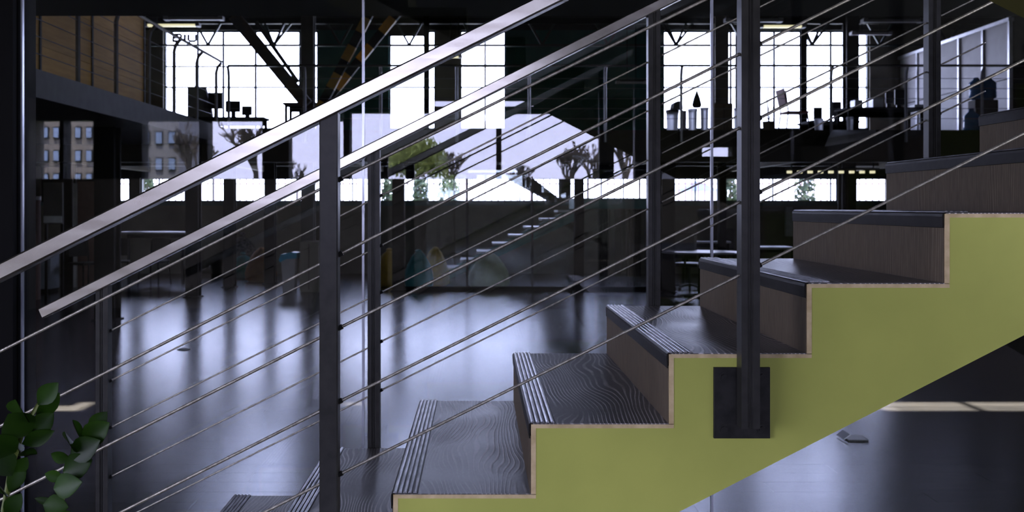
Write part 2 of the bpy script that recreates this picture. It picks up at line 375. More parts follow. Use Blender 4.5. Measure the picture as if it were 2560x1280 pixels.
# steel columns
def column(name, px0, px1, Y, z1, m=M['black'], z0=0):
    x0, x1 = X(px0, Y), X(px1, Y); wd = x1-x0; o = MB()
    t = wd*.16
    o.box(x0, x1, Y, Y+t, z0, z1).box(x0, x1, Y+wd-t, Y+wd, z0, z1).box((x0+x1)/2-wd*.3, (x0+x1)/2+wd*.3, Y+t, Y+wd-t, z0, z1)
    o.box(x0-.03, x1+.03, Y-.03, Y+wd+.03, z0, z0+.02)
    return S(o, name, m)
zb = zm-.16
column('steel_column', 235, 285, 14, zm-.26); column('steel_column', 463, 495, 17.6, zm-.26)
column('steel_column', 558, 585, 19.8, zb); column('steel_column', 155, 181, 20, zb)
column('steel_column', 660, 686, 20.6, zb); column('steel_column', 752, 784, 19.2, 6.9, M['wallgrey'])
column('steel_column', 980, 1010, 18.8, zb); column('steel_column', 1437, 1460, 18.8, zb)
column('steel_column', 1655, 1688, 18.6, zb); column('steel_column', 1798, 1816, 21.5, zb)
column('steel_column', 2106, 2140, 20.5, zb); column('steel_column', 1788, 1822, 23, 6.9, M['wall'], zm)
column('steel_column', 2003, 2018, 23, 6.9, M['black'], zm); column('steel_column', 2117, 2148, 23, 6.9, M['black'], zm)
column('steel_column', 1059, 1073, 23, 6.9, M['black'], zm); column('steel_column', 2518, 2534, 20, 6.9, M['black'], zm)
# roof truss along the far wall
tr = thing('roof_truss', 'dark steel lattice truss across the tops of the far windows', 'truss', (0, 23.3, 6))
Yt = 23.3
B(LX, RX, Yt-.04, Yt+.04, Z(116, Yt), Z(111, Yt)).build('bottom_chord', M['frame'], tr)
B(LX, RX, Yt-.06, Yt+.06, Z(60, Yt), Z(46, Yt)).build('top_chord', M['black'], tr)
for ax in (520, 685, 850, 1023, 1190, 1355, 1520, 1690, 1860, 2030, 2200, 2370):
    for dx in (-34, -24, 26, 44) if ax in (685, 1690, 2030) else (-32, 32):
        MB().bar(P(ax, 113, Yt), P(ax+dx, 56, Yt), .05, .05).build('diagonal', M['frame'], tr)
# column braces
br = thing('column_brace', 'thick rust-stained steel brace slanting to the column top beside the far left window', 'brace', P(768, 262, 18.9))
MB().bar(P(768, 262, 18.9), P(585, 40, 18.9), .22, .16).build('brace_bar', M['rust'], br)
MB().bar(P(745, 205, 19.1), P(640, 55, 19.1), .07, .06).build('brace_flange', M['gbeam'], br)
for q, (a, b_, lab) in enumerate([((772, 325), (990, -93), 'yellow and black striped steel brace, the steeper of the two'), ((757, 327), (1180, -200), 'yellow and black striped steel brace, the flatter one to the right')]):
    br = thing('striped_brace', lab, 'brace', P(a[0], a[1], 18.7+q*.4)); Yb = 18.7+q*.4
    n = 12 if q == 0 else 15; A, Bv = P(*a, Yb), P(*b_, Yb)
    for k in range(n):
        MB().bar(A.lerp(Bv, k/n), A.lerp(Bv, (k+1)/n), .16, .12).build('band', M['yellow'] if k % 2 else M['black'], br)
# ceiling lamps of the hall
def strip_lamp(label, px0, px1, py, Y, m, h=9):
    t = thing('strip_lamp', label, 'lamp', P((px0+px1)/2, py, Y), 'strip lamps under the hall roof')
    a, b_ = P(px0, py, Y), P(px1, py, Y); hh = h*Y/F/2
    B(a.x, b_.x, Y-.05, Y+.05, a.z-hh, a.z+hh*.6).build('tube', m, t)
    B(a.x-.03, b_.x+.03, Y-.07, Y+.07, a.z+hh*.6, a.z+hh*.6+.04).build('housing', M['dark'], t)
    B(a.x-.05, a.x+.03, Y-.08, Y+.08, a.z-hh*1.1, a.z+hh).build('end_cap', M['lampoff'], t); B(b_.x-.03, b_.x+.05, Y-.08, Y+.08, a.z-hh*1.1, a.z+hh).build('end_cap', M['lampoff'], t)
    for x in (a.x+.2, b_.x-.2): MB().tube([(x, Y, a.z), (x, Y, 7.0)], .008, 5).build('hanger', M['black'], t)
strip_lamp('unlit white strip lamp over the far left window', 418, 552, 46, 18, M['lampoff'])
strip_lamp('glowing warm strip lamp left of the far left window', 367, 494, 63, 20, M['lamp'], 7)
strip_lamp('glowing warm strip lamp just right of the near right post', 1903, 2006, 66, 20, M['lamp'], 7)
strip_lamp('unlit strip lamp above the window right of the near right post', 1818, 1948, 51, 18, M['lampoff'])
strip_lamp('unlit strip lamp between the right window and the pale panels', 2162, 2300, 52, 18, M['lampoff'], 8)
strip_lamp('dim strip lamp lower, over the narrow right window', 2132, 2222, 84, 22, M['lampoff'], 7)
strip_lamp('short lit lamp in the dark gap between the two middle windows', 1124, 1150, 142, 22, M['lamp'], 5)
strip_lamp('pale strip lamp against the teal wall left of the far middle post', 1545, 1612, 206, 22, M['lampoff'], 5)
# lettering hung in the far left window: B I U
le = thing('window_lettering', 'thin black outline letters BIU in the top left window pane', 'sign', P(462, 95, 23.9))
def letter(strokes):
    o = MB()
    for s_ in strokes: o.tube([P(a, b_, 23.95) for a, b_ in s_], .032, 5)
    o.build('letter', M['black'], le)
for p_ in (440, 484): MB().tube([P(p_, 86, 23.95), P(p_, 72, 23.95)], .003, 4).build('hanging_wire', M['black'], le)
letter([[(433, 103), (433, 86), (450, 86), (453, 89), (453, 92), (450, 94), (434, 94)], [(450, 94), (454, 97), (454, 101), (450, 103), (431, 103)]])
letter([[(462, 86), (462, 103)]])
letter([[(471, 86), (471, 100), (475, 103), (486, 103), (490, 100), (490, 86)]])

# right pale partition on the mezzanine
pp = thing('partition_wall', 'pale panelled partition wall on the right of the upper level', 'partition', (10.1, 21.5, zm))
yy = 19.0
while yy < 23.9:
    B(10.1, 10.14, yy+.03, yy+.97, zm, zm+1.05).build('panel', M['pale'], pp); B(10.1, 10.14, yy+.03, yy+.97, zm+1.07, 5.13).build('panel', M['pale'], pp)
    B(10.06, 10.13, yy-.03, yy+.03, zm, 5.15).build('batten', M['alu'], pp); yy += 1.0
B(10.05, 10.15, 18.97, 24, 5.13, 5.2).build('top_rail', M['alu'], pp)
B(10.12, RX, 19, 19.1, zm, 6.9).build('return_panel', M['dark'], pp)
# bridge railings (posts with curved tops)
def railing(label, pts, grp, zbase):
    t = thing('gallery_railing', label, 'railing', (pts[0][0], pts[0][1], zbase), grp)
    for (x, y, dx, dy) in pts:
        MB().tube([(x, y, zbase-.22), (x, y, zbase+.95), (x+dx*.3, y+dy*.3, zbase+1.05), (x+dx, y+dy, zbase+1.12)], .028, 6).build('post', M['railgrey'], t)
    ends = [pts[0], pts[-1]]
    MB().tube([(p[0]+p[2], p[1]+p[3], zbase+1.14) for p in pts], .024, 6).build('handrail', M['steel'], t)
    for h in (.2, .38, .56, .74, .92):
        MB().tube([(p[0], p[1], zbase+h) for p in ends], .005, 4).build('wire', M['railgrey'], t)
railing('railing along the left gallery in front of the oak panels', [(-4.57, y, .09, 0) for y in (9.0, 10.2, 11.4, 12.6, 13.85, 15.0, 16.2, 17.4)], 'upper level railings', zm)
railing('railing along the front edge of the far upper level', [(X(p, 17.95), 17.95, .0, -.08) for p in (572, 762, 952, 1142, 1323, 1513, 1703, 1890, 2078, 2265, 2455, 2640)], 'upper level railings', zm)

# ------------------------------------------------------------------ things on the mezzanine
def desk(label, px0, px1, pyt, Y, m, dep=.7, zf=None, name='desk', cat='desk', grp=None):
    zf = zm if zf is None else zf
    x0, x1, zt_ = X(px0, Y), X(px1, Y), Z(pyt, Y)
    t = thing(name, label, cat, ((x0+x1)/2, Y+dep/2, zf), grp)
    B(x0, x1, Y, Y+dep, zt_-.04, zt_).build('top', m, t, bevel=.006)
    for x in (x0+.06, x1-.06):
        for y in (Y+.06, Y+dep-.06): B(x-.025, x+.025, y-.025, y+.025, zf, zt_-.04).build('leg', M['black'], t)
    B(x0+.06, x1-.06, Y+dep-.08, Y+dep-.06, zt_-.14, zt_-.04).build('apron', M['black'], t)
    return t
desk('dark high table in front of the far left window', 706, 800, 256, 19.5, M['wallgrey'], .6)
desk('long dark desk on the upper level under the left window', 400, 660, 292, 18.6, M['dark'], .5)
desk('cluttered desk by the pale panels on the upper level', 2118, 2316, 268, 19.0, M['dark'])
def monitor(label, px0, px1, py0, py1, Y, zf, m=M['mono']):
    x0, x1, z1, z0 = X(px0, Y), X(px1, Y), Z(py0, Y), Z(py1, Y)
    t = thing('monitor', label, 'monitor', ((x0+x1)/2, Y, zf), 'screens on the upper level')
    B(x0, x1, Y, Y+.05, z0, z1).build('screen_housing', m, t, bevel=.01)
    B((x0+x1)/2-.04, (x0+x1)/2+.04, Y+.05, Y+.09, zf+.02, (z0+z1)/2).build('neck', m, t)
    B((x0+x1)/2-.14, (x0+x1)/2+.14, Y, Y+.18, zf, zf+.02).build('foot', m, t)
zd = Z(292, 18.6); zd2 = Z(268, 19.0)
monitor('black monitor right of the grey wedge on the long left desk', 520, 556, 231, 272, 18.9, zd)
monitor('wide black monitor on the long left desk', 563, 600, 252, 280, 18.9, zd)
monitor('grey monitor at the right end of the long left desk', 604, 629, 265, 288, 18.9, zd, M['gbeam'])
monitor('tall black monitor on the cluttered right desk', 2215, 2235, 228, 258, 19.2, zd2)
monitor('black monitor next to the railing post on the cluttered right desk', 2238, 2262, 224, 262, 19.2, zd2)
wg = thing('acoustic_screen', 'grey wedge shaped screen standing on the upper level before the left window', 'screen', P(495, 300, 19.2))
MB().prism([(X(468, 19.2), zm), (X(536, 19.2), zm), (X(528, 19.2), Z(275, 19.2)), (X(513, 19.2), Z(217, 19.2)), (X(468, 19.2), Z(217, 19.2))], 19.2, 19.32).build('screen_board', M['grey'], wg, bevel=.01)
B(X(466, 19.2), X(538, 19.2), 19.15, 19.37, zm, zm+.05).build('foot', M['black'], wg)
def chair(name, label, loc, rot, m, sm, s=1.0, grp=None, cat='chair'):
    t = thing(name, label, cat, loc, grp); R = Matrix.Translation(loc) @ Matrix.Rotation(rot, 4, 'Z') @ Matrix.Scale(s, 4)
    def pt(nm, mb, mm, bv=0, sm_=False): mb.xform(R).build(nm, mm, t, bevel=bv, smooth=sm_)
    pt('seat', B(-.22, .22, -.22, .22, .43, .47), m, .015)
    o = MB(); o.add([(-.2, .2, .56), (.2, .2, .56), (.21, .27, .9), (-.21, .27, .9), (-.2, .23, .56), (.2, .23, .56), (.21, .3, .9), (-.21, .3, .9)], [(0,1,2,3),(7,6,5,4),(0,4,5,1),(1,5,6,2),(2,6,7,3),(3,7,4,0)]); pt('backrest', o, m, .01)
    for a in (-1, 1):
        pt('leg', MB().tube([(a*.19, -.19, .43), (a*.22, -.23, 0)], .015, 6), sm)
        pt('leg', MB().tube([(a*.2, .25, .86), (a*.19, .19, .45), (a*.22, .25, 0)], .015, 6), sm)
    return t
def office_chair(label, loc, rot, s=1.0):
    t = thing('office_chair', label, 'chair', loc); R = Matrix.Translation(loc) @ Matrix.Rotation(rot, 4, 'Z') @ Matrix.Scale(s, 4)
    def pt(nm, mb, mm, bv=0): mb.xform(R).build(nm, mm, t, bevel=bv)
    pt('seat', B(-.25, .25, -.25, .25, .44, .52), M['mono'], .03); pt('backrest', B(-.23, .23, .22, .28, .6, 1.1), M['mono'], .03)
    pt('gas_lift', MB().tube([(0, 0, .1), (0, 0, .44)], .03, 8), M['gbeam']); pt('back_strut', MB().tube([(0, .1, .46), (0, .25, .5), (0, .29, .75)], .025, 6), M['mono'])
    for k in range(5):
        a = k*2*math.pi/5; pt('base_arm', MB().bar((0, 0, .1), (.3*math.cos(a), .3*math.sin(a), .07), .04, .04), M['gbeam'])
        pt('caster', MB().tube([(.3*math.cos(a)-.02, .3*math.sin(a), .03), (.3*math.cos(a)+.02, .3*math.sin(a), .03)], .03, 8), M['mono'])
chair('side_chair', 'rose coloured chair tilted back by the right window on the upper level', (X(1985, 19.5), 19.5, zm), 1.65, M['pink'], M['black'])
monitor('black screen beside the dark column right of the rose chair', 2035, 2056, 268, 300, 20, Z(302, 19.9))
monitor('black screen in the right corner of the right window', 2082, 2104, 254, 290, 20.3, Z(302, 19.9))
desk('low table behind the railing under the right window', 2020, 2150, 302, 19.9, M['dark'])
def bucket(label, px0, px1, py0, Y, m, lid=None, mark=None):
    x0, x1 = X(px0, Y), X(px1, Y); r = (x1-x0)/2; h = Z(py0, Y)-zm
    t = thing('bucket', label, 'bucket', ((x0+x1)/2, Y+r, zm), 'containers along the upper window ledge')
    MB().lathe([(r*.86, 0), (r*.98, h*.94), (r*1.05, h*.94), (r*1.05, h), (r*.92, h), (r*.9, h*.9)], ((x0+x1)/2, Y+r, zm), 16).build('pail', m, t, smooth=False)
    if lid: MB().lathe([(r*1.08, h), (r*1.08, h+.04), (r*.7, h+.05)], ((x0+x1)/2, Y+r, zm), 16).build('lid', lid, t)
    return t
bucket('white bucket with dark things piled on it by the right window', 1668, 1700, 279, 19.0, M['pail'], M['mono'])
bucket('grey bucket just right of the white one by the window', 1704, 1718, 276, 19.3, M['grey'])
bucket('white bucket below the pointed dark cone', 1722, 1746, 272, 19.0, M['pail'])
bucket('white bucket nearest the glass seam by the right window', 1753, 1774, 268, 19.0, M['pail'], None)
bucket('narrow white bucket left of the near right post', 1836, 1847, 270, 19.0, M['pail'])
bucket('grey pail on the ledge beside the screens', 2040, 2062, 296, 18.9, M['pail'])
bucket('pale pail under the right window corner', 2120, 2136, 292, 18.7, M['pail'])
o = MB().prism([(X(1676, 19.3), Z(275.5, 19.3)), (X(1702, 19.3), Z(275.5, 19.3)), (X(1700, 19.3), Z(258, 19.3)), (X(1690, 19.3), Z(255, 19.3)), (X(1679, 19.3), Z(259, 19.3))], 19.05, 19.4).build('tool_bag', M['mono'], bevel=.02); tag(o, 'black bag slumped on top of the white bucket', 'bag')
pf = thing('potted_conifer', 'small dark cone-shaped conifer standing on a white bucket', 'pot plant', (X(1742, 19.1), 19.1, Z(271, 19)))
MB().lathe([(.07, .03), (.085, .06), (.09, .07)], (X(1742, 19.1), 19.1, Z(272, 19)), 12).build('pot', M['mono'], pf)
o = MB(); cc = (X(1742, 19.1), 19.1, Z(272, 19)+.07); MB().lathe([(.095, 0), (.08, .08), (.05, .18), (.012, .28), (.004, .31)], cc, 10).build('crown', M['bush'], pf)

cb = thing('cupboard', 'plain brown cupboard against the right window column', 'cupboard', (X(1812, 19.5), 19.7, zm))
B(X(1786, 19.5), X(1832, 19.5), 19.5, 19.9, zm, Z(258, 19.5)).build('carcass', M['card'], cb, bevel=.005); B(X(1810, 19.5)-.003, X(1810, 19.5)+.003, 19.49, 19.5, zm+.03, Z(262, 19.5)).build('door_gap', M['dark'], cb)
# pot with dry twigs
pp2 = thing('twig_pot', 'brown square pot of thin dry twigs by the right window', 'pot plant', (X(1925, 19), 19.1, zm))
MB().lathe([(.10, 0), (.12, .24), (.125, .25), (.1, .25)], (X(1925, 19), 19.1, zm), 4).build('pot', M['card'], pp2)
o = MB()
for k in range(26):
    a = random.uniform(0, 6.28); r = random.uniform(.02, .11); h = random.uniform(.2, .5)
    o.tube([(X(1925, 19), 19.1, zm+.2), (X(1925, 19)+r*.5*math.cos(a), 19.1+r*.5*math.sin(a), zm+.25+h*.5), (X(1925, 19)+r*math.cos(a+.3), 19.1+r*math.sin(a), zm+.25+h)], .004, 3)
o.build('twigs', M['bark'], pp2)
# water cooler by the pale partition
wc = thing('water_cooler', 'water cooler with two big blue bottles before the pale panels', 'water cooler', (X(2462, 19.0), 19.0, zm))
B(X(2432, 19.0), X(2490, 19.0), 18.9, 19.2, zm, Z(250, 19.0)).build('cabinet', M['wallgrey'], wc, bevel=.02)
for p in (2444, 2476): MB().lathe([(.06, 0), (.13, .05), (.13, .16), (.12, .18), (.13, .2), (.13, .33), (.05, .4), (.04, .43)], (X(p, 19.0), 19.05, Z(250, 19.0)), 14).build('bottle', M['bluew'], wc, smooth=True)
o = MB().lathe([(.12, 0), (.14, .03), (.14, .17), (.13, .18), (.14, .2), (.14, .3), (.05, .38), (.04, .44)], (X(2422, 18.6), 18.5, zm), 16).build('water_bottle', M['bluew'], smooth=True); tag(o, 'blue water bottle standing on the upper floor', 'bottle')
for (p0, p1, py, c, lab) in ((2135, 2155, 250, M['alu'], 'small pale machine on the cluttered right desk'), (2180, 2206, 244, M['alu'], 'silver scanner tilted on the cluttered right desk'), (2284, 2308, 262, M['white'], 'white paper pile at the right end of the cluttered desk')):
    o = B(X(p0, 19.2), X(p1, 19.2), 19.15, 19.4, zd2, Z(py, 19.2)).build('desk_item', c, bevel=.01); tag(o, lab, 'desk item')

# ceiling unit below the mezzanine
ac = thing('ceiling_unit', 'pale box unit hung under the upper level on the right', 'air conditioner', P(2130, 350, 17.6))
MB().add([P(2062, 366, 17.5), P(2120, 357, 17.5), P(2120, 337, 17.5), P(2070, 345, 17.5), P(2072, 352, 17.98), P(2190, 340, 17.98), P(2190, 325, 17.98), P(2080, 325, 17.98)],
         [(0,1,2,3), (7,6,5,4), (0,4,5,1), (1,5,6,2), (2,6,7,3), (3,7,4,0)]).build('casing', M['pale'], ac)
o = MB()
for k in range(9): o.box(X(1975+k*26, 20)-.04, X(1975+k*26, 20)+.04, 20, 20.08, Z(433, 20), Z(427, 20))
hl = thing('pendant_row', 'row of small warm pendant lamps under the upper level right', 'lamp', P(2080, 430, 20))
B(X(1965, 20), X(2200, 20), 20.02, 20.06, Z(425, 20), Z(420, 20)).build('rail', M['gbeam'], hl); o.build('bulbs', M['lamp'], hl)
for p_ in (1980, 2080, 2185): B(X(p_, 20)-.01, X(p_, 20)+.01, 20.03, 20.05, Z(422, 20), zb).build('hanger', M['black'], hl)

# ------------------------------------------------------------------ ground floor of the far hall
# glazed partition frame
gp = thing('glazed_screen', 'black framed glass screen on the hall floor under the upper level', 'glass screen', (X(1300, 18.9), 18.95, 0))
B(X(990, 18.9), X(1690, 18.9), 18.92, 19.0, 0, .09).build('bottom_rail', M['black'], gp); B(X(990, 18.9), X(1690, 18.9), 18.92, 19.0, 2.3, 2.4).build('top_rail', M['black'], gp)
for a, b_ in ((1010, 1135), (1138, 1330), (1333, 1436), (1461, 1560), (1563, 1655)):
    B(X(a, 18.9), X(b_, 18.9), 18.955, 18.965, .09, 2.3).build('pane', M['pane'], gp)
for a in (1168, 1331): B(X(a, 18.9)-.02, X(a, 18.9)+.02, 18.93, 18.99, .09, 2.3).build('stile', M['wallgrey'], gp)
# teal stair in the distance
ts = thing('distant_stair', 'teal stringered open stair rising to the right in the far hall', 'staircase', (X(1060, 20.5), 20.8, 0))
Ys = 20.6
p0 = P(1040, 712, Ys); n = 9
for k in range(n):
    xk = X(1068, Ys)+k*.337; zk = .17*(k+1)
    B(xk, xk+.34, Ys+.05, Ys+1.1, zk-.04, zk).build('tread', M['white'], ts)
zt9 = .17*n; xe = X(1068, Ys)+n*.337
for yy in (Ys, Ys+1.1): MB().prism([(X(1050, Ys), 0), (X(1095, Ys), 0), (xe, zt9-.22), (xe, zt9+.02)], yy, yy+.05).build('stringer', M['tealpaint'], ts)
B(xe, X(1640, Ys), Ys, Ys+1.2, Z(522, Ys), Z(495, Ys)).build('landing', M['tealpaint'], ts)
for x in (xe+.1, X(1625, Ys)): B(x-.05, x+.05, Ys+.1, Ys+.2, 0, Z(522, Ys)).build('leg', M['black'], ts)
MB().prism([(X(1395, Ys), Z(505, Ys)), (X(1425, Ys), Z(505, Ys)), (X(1340, Ys), Z(440, Ys)), (X(1275, Ys), Z(440, Ys))], Ys+1.3, Ys+2.3).build('upper_flight', M['dark'], ts)
# curtains
for k, (a, b_) in enumerate(((1495, 1524), (1536, 1552), (1566, 1602), (1612, 1640))):
    cu = thing('curtain', ['brown curtain nearest the black column, below the teal landing', 'narrow brown curtain second from the black column', 'broad brown curtain third from the black column', 'brown curtain hanging beside the far rail post'][k], 'curtain', (X((a+b_)/2, 21.9), 21.9, 0), 'curtains under the landing')
    x0, x1 = X(a, 21.9), X(b_, 21.9); m_ = 14
    pts = [(x0+(x1-x0)*i/m_, 21.9+.04*math.sin(i*2.1)) for i in range(m_+1)]
    MB().prism_z(pts+[(p[0], p[1]+.015) for p in reversed(pts)], .08, Z(524, 21.9)).build('drape', M['curtain'], cu)
# tables and chairs
desk('high white topped table on the left of the hall floor', 288, 462, 580, 20.9, M['white'], .7, 0, 'high_table', 'table')
chair('wooden_chair', 'dark chair tucked under the left end of the high table', (X(320, 21.2), 20.6, 0), 0.3, M['dark'], M['black'], 1.05)
chair('wooden_chair', 'dark chair tucked under the right end of the high table', (X(405, 21.2), 20.7, 0), -.2, M['dark'], M['black'], 1.05)
chair('wooden_chair', 'dark chair left of the nearest gallery column', (X(205, 19), 19.2, 0), 1.0, M['dark'], M['black'], 1.15)
rt_ = thing('round_table', 'grey topped round table on a pedestal right of the far post', 'table', (X(1752, 17.5), 17.8, 0))
c = (X(1752, 17.8), 17.8, 0)
MB().lathe([(.66, .775), (.70, .79), (.70, .80), (.66, .81)], c, 8).build('table_top', mat('tabletop_grey', (.22, .23, .26), .3), rt_)
MB().lathe([(.3, 0), (.3, .02), (.05, .06), (.04, .75), (.2, .775)], c, 12).build('pedestal', M['black'], rt_)
desk('pale table at the right below the lower windows', 1893, 1990, 618, 20.8, M['white'], .8, 0, 'side_table', 'table')
desk('long narrow table with a pale top behind the round table', 1712, 1828, 604, 22.1, M['pale'], .5, 0, 'long_table', 'table')
office_chair('black office chair on casters under the round table', (X(1718, 19.6), 19.4, 0), 2.6)
office_chair('black office chair behind the long narrow table', (X(1835, 23.2), 23.2, 0), .5)
# poster and boards
wp = B(X(1963, 23.9), X(1980, 23.9), 23.85, 23.95, .9, 1.6).build('light_panel', M['white']); tag(wp, 'narrow white upright panel on the wall above the pale table', 'panel')
bd = thing('pin_board', 'pale notice board with a hanging sheet left of the gallery column', 'board', (X(132, 17), 17, 1.3))
B(X(108, 17), X(156, 17), 17, 17.04, Z(560, 17), Z(456, 17)).build('board', M['wallgrey'], bd); B(X(110, 17), X(155, 17), 16.98, 17, Z(557, 17), Z(540, 17)).build('paper', M['white'], bd)
for p in (112, 152): B(X(p, 17)-.02, X(p, 17)+.02, 17.04, 17.08, 0, Z(456, 17)).build('leg', M['black'], bd)
st = thing('tiled_stove', 'brown upright cylinder with a pale rim at the far left', 'stove', (X(75, 17), 17.3, 0))
MB().lathe([(.19, 0), (.19, Z(496, 17.3)), (.17, Z(496, 17.3)+.02)], (X(72, 17.3), 17.3, 0), 20).build('cylinder', M['brick'], st, smooth=False)
MB().lathe([(.2, Z(500, 17.3)), (.2, Z(491, 17.3)), (.17, Z(491, 17.3))], (X(72, 17.3), 17.3, 0), 20).build('rim', M['pale'], st)
o = B(X(193, 20), X(236, 20), 20, 20.2, 0, Z(450, 19)).build('plaster_pier', M['brick']); tag(o, 'reddish plaster pier left of the nearest gallery column', 'pier')
o = B(X(183, 19.9), X(191, 19.9), 19.9, 19.95, 0, Z(455, 19)).build('blind', M['pale']); tag(o, 'narrow pale blind beside the reddish pier', 'blind')
cab = thing('low_cabinet', 'pale bluish cabinet low on the far left of the hall', 'cabinet', (X(100, 18.5), 18.7, 0))
B(X(78, 18.5), X(126, 18.5), 18.5, 18.9, .08, Z(630, 18.5)).build('body', mat('bluish_cabinet', (.16, .18, .22), .5), cab); B(X(80, 18.5), X(124, 18.5), 18.52, 18.88, 0, .08).build('plinth', M['black'], cab)
# bin
bn = thing('waste_bin', 'white square waste bin with blue liner folded over the rim', 'bin', (X(721, 18.8), 18.95, 0))
MB().add([(X(703, 18.8)+.03, 18.83, 0), (X(738, 18.8)-.02, 18.83, 0), (X(738, 18.8)-.02, 19.06, 0), (X(703, 18.8)+.03, 19.06, 0), (X(702, 18.8), 18.8, .66), (X(738, 18.8), 18.8, .66), (X(738, 18.8), 19.1, .66), (X(702, 18.8), 19.1, .66)],
         [(3,2,1,0),(4,5,6,7),(0,1,5,4),(1,2,6,5),(2,3,7,6),(3,0,4,7)]).build('body', M['pale'], bn)
MB().prism([(X(697, 18.78), .60), (X(700, 18.78), .56), (X(716, 18.78), .62), (X(741, 18.78), .63), (X(742, 18.78), .74), (X(728, 18.78), .75), (X(712, 18.78), .72), (X(702, 18.78), .71)], 18.77, 19.12).build('liner', M['blue'], bn)
o = thing('low_locker', 'dark low locker standing beside the white waste bin', 'locker', (X(772, 18.7), 18.95, 0))
B(X(748, 18.7), X(796, 18.7), 18.75, 19.15, 0, Z(604, 18.7)).build('body', M['wall'], o, bevel=.01); B(X(771, 18.7)-.004, X(771, 18.7)+.004, 18.742, 18.75, .05, Z(610, 18.7)).build('door_gap', M['black'], o)
# bean bags
def bean_bag(label, px, Y, r, h, m, lean=0):
    c = (X(px, Y), Y, 0); t = thing('bean_bag', label, 'bean bag', c, 'bean bags on the hall floor')
    o = MB().lathe([(r*.7, 0), (r*.97, h*.08), (r, h*.25), (r*.93, h*.45), (r*.72, h*.68), (r*.45, h*.88), (r*.15, h)], c, 18)
    o.v = [(v[0]+lean*v[2], v[1]+.12*v[2], v[2]*(1+.06*math.sin(5*v[0]))) for v in o.v]
    o.build('sack', m, t, smooth=True); MB().lathe([(.05, h*.97), (.07, h*1.03), (.03, h*1.07)], (c[0]+lean*h, c[1]+.12*h, 0), 8).build('handle', m, t)
bean_bag('orange mustard bean bag beside the dark column, left of the bin', 652, 21.5, .34, .68, M['bago'])
bean_bag('dark teal bean bag left of the orange one', 606, 22.35, .34, .55, M['bagt'])
bean_bag('pale patterned bean bag behind the thin column left of the bin', 604, 23.25, .42, .95, M['bagp'])
bean_bag('mustard bean bag left of the black column of the glass screen', 972, 20.15, .30, .72, M['bagy'])
bean_bag('teal bean bag behind the glass screen beside its left column', 1045, 19.5, .30, .72, M['bagt'])
bean_bag('mustard bean bag behind the teal one in the glass screen', 1088, 20.2, .29, .74, M['bagy'])
bean_bag('big olive bean bag in the middle of the glass screen', 1222, 19.8, .42, .66, M['bagg'])

# ------------------------------------------------------------------ outside, beyond the far wall
S(B(-60, 60, 24.35, 90, 1.1, 1.3), 'ground_terrace', M['terrace'])
S(B(-60, 60, 24.3, 24.5, -1, 1.3), 'retaining_wall', M['wallgrey'])
fe = thing('picket_fence', 'long metal picket fence outside the lower windows', 'fence', (0, 31, 1.3))
Yf_ = 31
o = MB()
for k in range(150): x = -14+k*.2; o.box(x-.022, x+.022, Yf_-.02, Yf_+.01, 1.3, Z(447 if k % 10 < 8 else 441, Yf_))
po = o.build('pickets', M['fence'], fe, kind='stuff')
for q in (1.45, 2.3): B(-14, 16, Yf_-.015, Yf_+.015, q, q+.04).build('rail', M['fence'], fe)
def bush(label, px, Y, z0, z1, r, m=M['bush']):
    t = thing('evergreen_shrub', label, 'shrub', (X(px, Y), Y, z0), 'shrubs beyond the far windows'); o = MB(); c = X(px, Y)
    for k in range(260):
        u = random.random(); a = random.uniform(0, 6.28); rr = r*math.sin(math.pi*min(1, .15+.85*(1-u)))*random.uniform(.5, 1)
        p = Vector((c+rr*math.cos(a), Y+rr*math.sin(a), z0+(z1-z0)*u)); d = Vector((random.uniform(-1, 1), random.uniform(-1, 1), random.uniform(-.3, 1))).normalized()*.11; e = d.orthogonal().normalized()*.06
        o.add([p-d, p+e, p+d, p-e], [(0, 1, 2, 3)])
    o.build('foliage', m, t, kind='stuff'); MB().tube([(c, Y, z0), (c, Y, z1*.9)], .04, 6).build('trunk', M['bark'], t)
bush('narrow evergreen shrub seen under the right side of the far rail', 1122, 30, 1.3, 2.5, .35)
bush('narrow evergreen shrub beyond the second lower window', 1052, 30, 1.3, 2.5, .25)
bush('evergreen shrub in the lower window right of the near right post', 2012, 29, 1.3, 2.6, .30)
bush('evergreen shrub in the narrow lower window left of the near right post', 1826, 29, 1.3, 2.6, .22)
bush('evergreen shrub in the left lower windows', 368, 29, 1.3, 2.5, .22)
bush('evergreen shrub next to the long white fence stretch', 972, 30, 1.3, 2.5, .2)
nh = thing('neighbour_house', 'low white neighbouring house beyond the fence', 'house', (X(1740, 42), 43, 1.3))
B(X(1690, 42), X(1795, 42), 42, 46, 1.3, Z(478, 42)).build('wall', M['roofpale'], nh); MB().prism([(X(1684, 42), Z(478, 42)), (X(1800, 42), Z(478, 42)), (X(1742, 42), Z(452, 42))], 41.8, 46.2).build('roof', mat('blue_roof', (.12, .16, .3), .6), nh)

